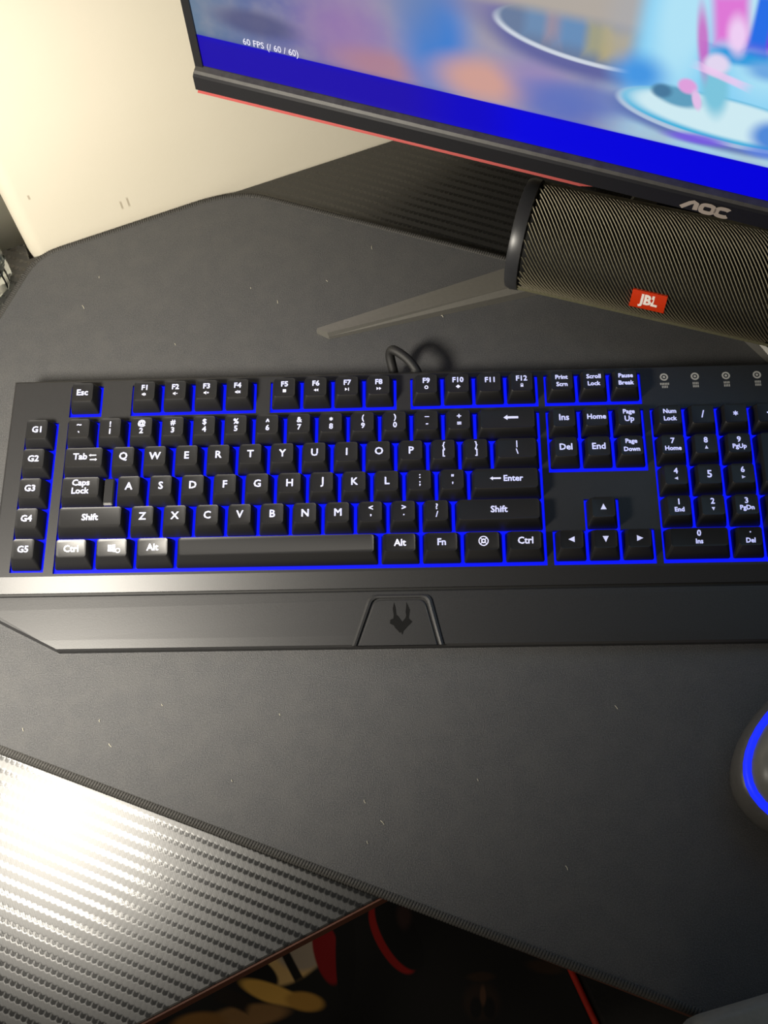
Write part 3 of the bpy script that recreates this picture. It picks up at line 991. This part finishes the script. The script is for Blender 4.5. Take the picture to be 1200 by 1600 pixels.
# ------------------------------------------------------------------ speaker
SP = Vector((0.3620, 0.1035, 0.0465))
SR, SH = 0.0335, 0.0875
spk = tag(empty('portable_speaker', (SP.x, SP.y, SP.z), R(-18.0)), 'cylindrical portable speaker with woven grille and red badge under the monitor', 'speaker')
def cyl_x(x0, x1, r, n=48):
    return loft([[(x, r * math.cos(2 * math.pi * k / n), r * math.sin(2 * math.pi * k / n)) for k in range(n)] for x in (x0, x1)])
link('body', mesh('body', *cyl_x(-SH + 0.008, SH - 0.008, SR - 0.0006), 40), M['spk_body'], spk)
# woven threads: slanted cords around the drum
V, F = [], []
n_t, seg = 78, 40
adv = 0.150                      # axial run of one full turn
x_lo, x_hi = -SH + 0.0085, SH - 0.0085
pitch = adv / 62
wdt = pitch * 0.19
k0 = -int((adv) / pitch) - 2
for k in range(k0, int((x_hi - x_lo) / pitch) + 2):
    xs0 = x_lo + k * pitch
    run = []
    for s in range(seg + 1):
        ang = 2 * math.pi * s / seg
        x = xs0 + adv * s / seg
        if x_lo <= x <= x_hi:
            run.append((x, ang))
    if len(run) < 2:
        continue
    b0 = len(V)
    for (x, ang) in run:
        # angle runs from the back, over the top, down the front
        cy, cz = math.cos(ang), math.sin(ang)
        for dx, dr in ((-wdt, -0.0002), (0, 0.0006), (wdt, -0.0002)):
            r = SR + dr
            V.append((x + dx, r * cy, r * cz))
    for i in range(len(run) - 1):
        a = b0 + i * 3
        F += [(a, a + 1, a + 4, a + 3), (a + 1, a + 2, a + 5, a + 4)]
me = bpy.data.meshes.new('grille_threads')
me.from_pydata(V, [], F)
o = link('grille_threads', me, M['thread'], spk)
o['kind'] = 'stuff'
# end rings with the open passive cone inside
for s in (-1, 1):
    prof = [(0.0785, 0.0332), (0.0790, 0.0347), (0.0840, 0.0351), (0.0870, 0.0340), (0.0875, 0.0322), (0.0850, 0.0300), (0.0835, 0.0250), (0.0820, 0.0100), (0.0820, 0.0002)]
    n = 48
    rings = [[(s * x, r * math.cos(2 * math.pi * k / n), r * math.sin(2 * math.pi * k / n)) for k in range(n)] for x, r in prof]
    link('end_ring', mesh('end_ring', *loft(rings, False, True), 45), M['rubber'], spk)
# olive strip along the lower front
ang0, ang1 = R(203), R(262)
rings = []
for x in (-SH + 0.0088, SH - 0.0088):
    rings.append([(x, (SR + d_) * math.cos(a), (SR + d_) * math.sin(a)) for d_, a in ((0.0001, ang0), (0.0012, ang0 + 0.08), (0.0012, ang1 - 0.08), (0.0001, ang1))])
link('base_strip', mesh('base_strip', *loft(rings, True, True), 30), M['spk_base'], spk)
# badge
def on_drum(x, arc, dr):
    a = R(171) + arc / SR
    return (x, (SR + dr) * math.cos(a), (SR + dr) * math.sin(a))
def drum_patch(x0, x1, a0, a1, dr0, dr1, n=6):
    rings = []
    for k in range(n + 1):
        a = a0 + (a1 - a0) * k / n
        rings.append([on_drum(x0, a, dr0), on_drum(x0, a, dr1), on_drum(x1, a, dr1), on_drum(x1, a, dr0)])
    return loft(rings)
bd = link('badge', mesh('badge', *drum_patch(-0.0080, 0.0130, -0.0066, 0.0066, 0.0, 0.0016)), M['badge'], spk)
bd['label'] = 'red orange badge with white lettering'
tv, tf = text_vf('JBL', 0.0098, 0.00045)
vv = [on_drum(x * 0.80 + 0.0025, -y, 0.0018) for x, y, z in tv]
link('badge_lettering', mesh('badge_lettering', vv, tf), M['white'], bd)
link('badge_shade', mesh('badge_shade', *drum_patch(-0.0086, 0.0136, 0.0062, 0.0074, 0.0, 0.0012, 2)), M['badge_dark'], bd)  # darker red strip: shade along the badge's lower side, put in as colour

# ------------------------------------------------------------------ mouse
mo = tag(empty('computer_mouse', (0.428, -0.191, 0.0040), R(38)), 'grey mouse with a glowing blue ring at the right edge', 'mouse')
def mouse_ring(a, b, z, n=40, ex=2.25):
    out = []
    for k in range(n):
        t = 2 * math.pi * k / n
        c, s = math.cos(t), math.sin(t)
        out.append((a * math.copysign(abs(c) ** (2 / ex), c), b * math.copysign(abs(s) ** (2 / ex), s), z))
    return out
lower = [mouse_ring(0.057, 0.033, 0.0004), mouse_ring(0.0595, 0.0355, 0.004), mouse_ring(0.0605, 0.0365, 0.011), mouse_ring(0.0595, 0.0355, 0.018), mouse_ring(0.0565, 0.0325, 0.0225)]
link('lower_shell', mesh('lower_shell', *loft(lower), 60), M['mouse_side'], mo)
rg_ = [mouse_ring(0.0570, 0.0330, 0.0215), mouse_ring(0.0566, 0.0326, 0.0236), mouse_ring(0.0545, 0.0305, 0.0252), mouse_ring(0.0530, 0.0290, 0.0246)]
link('light_ring', mesh('light_ring', *loft(rg_), 60), M['ring'], mo)
upper = [mouse_ring(0.0534, 0.0294, 0.0240), mouse_ring(0.0515, 0.0278, 0.0285), mouse_ring(0.0460, 0.0235, 0.0330), mouse_ring(0.0360, 0.0170, 0.0362), mouse_ring(0.0200, 0.0090, 0.0378), mouse_ring(0.006, 0.003, 0.0382)]
link('top_shell', mesh('top_shell', *loft(upper), 80), M['mouse'], mo)
link('scroll_wheel', mesh('scroll_wheel', *[[(x + 0.036, y, z + 0.031) for x, y, z in tube([(0, -0.004, 0), (0, 0.004, 0)], 0.009, 16)[0]], tube([(0, -0.004, 0), (0, 0.004, 0)], 0.009, 16)[1]], 40), M['rubber'], mo)

# ------------------------------------------------------------------ drinking glass at the left edge
gl = tag(empty('drinking_glass', (-0.0900, 0.1405, 0.0002)), 'faceted clear glass standing left of the mat by the wall', 'glass')
prof_o = [(0.0205, 0.0), (0.0238, 0.002), (0.0245, 0.012), (0.0250, 0.035), (0.0262, 0.056)]
prof_i = [(0.0248, 0.056), (0.0232, 0.035), (0.0222, 0.016), (0.0190, 0.012)]
rings = []
for r, z in prof_o + prof_i:
    n = 24
    amp = 0.0012 if z < 0.06 else 0.0
    rings.append([((r + (amp if k % 2 else 0)) * math.cos(2 * math.pi * k / n), (r + (amp if k % 2 else 0)) * math.sin(2 * math.pi * k / n), z) for k in range(n)])
link('tumbler', mesh('tumbler', *loft(rings)), M['glass'], gl)

# ------------------------------------------------------------------ chair and printed cloth below the desk edge
ch = tag(empty('gaming_chair', (0.30, -0.42, -0.73)), 'black chair with red piping and grey armrest below the mat edge', 'chair')
def chair_local(poly):
    return [(x - 0.30, y + 0.42) for x, y in poly]
# seat cushion
v, f = loft([rrect(-0.09, 0.06, 0.46, 0.44, 0.06, z, 4) for z in (0.40, 0.455)] + [rrect(-0.09, 0.06, 0.42, 0.40, 0.05, 0.475, 4)])
link('seat', mesh('seat', v, f, 40), M['leather'], ch)
# side bolster with piping along its inner edge
edge_a, edge_b = Vector((0.2985, -0.2650)), Vector((0.3445, -0.3725))
dirv = (edge_b - edge_a).normalized()
sidev = Vector((-dirv.y, dirv.x))
if sidev.x < 0:
    sidev = -sidev
q = [edge_a, edge_b, edge_b + sidev * 0.16, edge_a + sidev * 0.16]
v, f = prism(chair_local([(p.x, p.y) for p in q]), 0.41, 0.53, 0.006)
link('side_bolster', mesh('side_bolster', v, f), M['leather'], ch)
p0, p1 = edge_a - Vector((0.30, -0.42)), edge_b - Vector((0.30, -0.42))
link('piping', mesh('piping', *tube([(p0.x, p0.y, 0.5285), (p1.x, p1.y, 0.5285)], 0.0022, 10), 50), M['piping'], ch)
# armrest pad, its top just under desk height
rings = [rrect(0.055, -0.11, 0.11 - 2 * g, 0.22 - 2 * g, 0.016 - g * 0.6, z, 5) for z, g in ((0.0, 0.0), (0.019, 0.0), (0.025, 0.0018), (0.028, 0.005))]
ar = link('armrest', mesh('armrest', *loft(rings), 50), M['pad'], ch, (0.0270, 0.0945, 0.745))
ar.rotation_euler.z = R(15)
link('armrest_post', mesh('armrest_post', *box(0.09, 0.13, -0.02, 0.02, 0.45, 0.746)), M['bezel'], ch)
link('gas_column', mesh('gas_column', *tube([(-0.09, 0.06, 0.07), (-0.09, 0.06, 0.405)], 0.028, 16), 40), M['bezel'], ch)
V, F = [], []
for k in range(5):
    a = R(72 * k + 20)
    vf = tube([(-0.09, 0.06, 0.08), (-0.09 + 0.28 * math.cos(a), 0.06 + 0.28 * math.sin(a), 0.035)], [0.03, 0.018], 8)
    link('base_arm', mesh('base_arm', *vf, 40), M['bezel'], ch)
    vf = tube([(-0.09 + 0.28 * math.cos(a) - 0.012, 0.06 + 0.28 * math.sin(a), 0.027), (-0.09 + 0.28 * math.cos(a) + 0.012, 0.06 + 0.28 * math.sin(a), 0.027)], 0.026, 14)
    link('caster', mesh('caster', *vf, 40), M['rubber'], ch)

# printed cloth lying on the seat
CLZ = -0.2480
CL = [
    ('e', -68, 12, 26, 16, .12, (236, 196, 128), 20), ('e', -58, 22, 20, 18, .15, (186, 170, 150), -10),
    ('e', -88, 4, 17, 8, .12, (16, 12, 10), -32), ('b', -64, 7, 3, 12, .3, (18, 14, 12), 30), ('e', -78, -10, 22, 6, .2, (236, 184, 86), -18), ('e', -55, -16, 13, 6, .25, (200, 150, 66), -12),
    ('e', -92, -24, 26, 7, .25, (150, 112, 66), 6), ('e', -128, -30, 18, 7, .3, (146, 104, 48), 6), ('b', -104, -14, 12, 5, .3, (30, 20, 10), -20),
    ('e', -36, 28, 12, 34, .08, (10, 8, 7), 0), ('e', -40, 16, 9, 22, .10, (150, 8, 14), 14), ('e', -27, 14, 7, 34, .10, (10, 8, 7), 0),
    ('e', 6, 26, 12, 26, .06, (168, 22, 16), 30), ('e', 10.5, 29, 12, 27, .06, (10, 8, 8), 30), ('e', 14, 40, 5, 8, .5, (60, 40, 36), 0),
    ('e', 66, -16, 12, 12, .3, (44, 30, 20), 0), ('e', 62, -20, 4, 7, .3, (8, 6, 6), 0), ('e', 71, -20, 4, 7, .3, (8, 6, 6), 0), ('e', 67, -12, 2, 6, .4, (92, 62, 44), 0), ('e', 66, 0, 9, 3, .4, (52, 34, 18), 0),
    ('e', 110, 6, 12, 4, .4, (50, 32, 14), -8),
]
M['cloth'] = layered('printed_cloth', (0.006, 0.0055, 0.005), CL, rough=0.85, axes='XY')
n1, n2 = 48, 32
V, F = [], []
for j in range(n2 + 1):
    for i in range(n1 + 1):
        x, y = -0.18 + 0.33 * i / n1, -0.11 + 0.22 * j / n2
        z = 0.0045 + 0.004 * math.sin(x * 38 + y * 20) * math.sin(y * 31 + 1.0) + 0.0025 * math.sin(x * 71 - y * 44)
        V.append((x, y, max(0.0004, z)))
for j in range(n2):
    for i in range(n1):
        a = j * (n1 + 1) + i
        F.append((a, a + 1, a + n1 + 2, a + n1 + 1))
me = mesh('printed_cloth', V, F, 80)
cl = link('printed_cloth', me, M['cloth'], None, (0.182, -0.287, CLZ + 0.022))
sm_ = cl.modifiers.new('thickness', 'SOLIDIFY')
sm_.thickness = 0.0015
cl.rotation_euler.x = R(14)
tag(cl, 'black cloth with cream and red print lying below the desk edge', 'cloth')

# ------------------------------------------------------------------ lint on the mat
V, F = [], []
for k in range(46):
    d, n = random.uniform(-0.08, 0.42), random.uniform(-0.17, 0.22)
    x, y = mp(d, n)
    if y > 0.16 + (x + 0.056) * 0.39 - 0.01 or (-0.15 < y < 0.05):
        continue
    a, L = random.uniform(1.6, 2.4), random.uniform(0.0012, 0.0034)
    c, s = math.cos(a) * L, math.sin(a) * L
    vf = tube([(x - c / 2 - 0.2, y - s / 2, 0.00435), (x - 0.2 + random.uniform(-.0003, .0003), y, 0.0047), (x + c / 2 - 0.2, y + s / 2, 0.00435)], 0.00016, 4)
    o_ = len(V)
    V += [tuple(p) for p in vf[0]]
    F += [tuple(i + o_ for i in q) for q in vf[1]]
me = mesh('lint', V, F)
o = link('lint', me, M['lint'], dm)
o['kind'] = 'stuff'
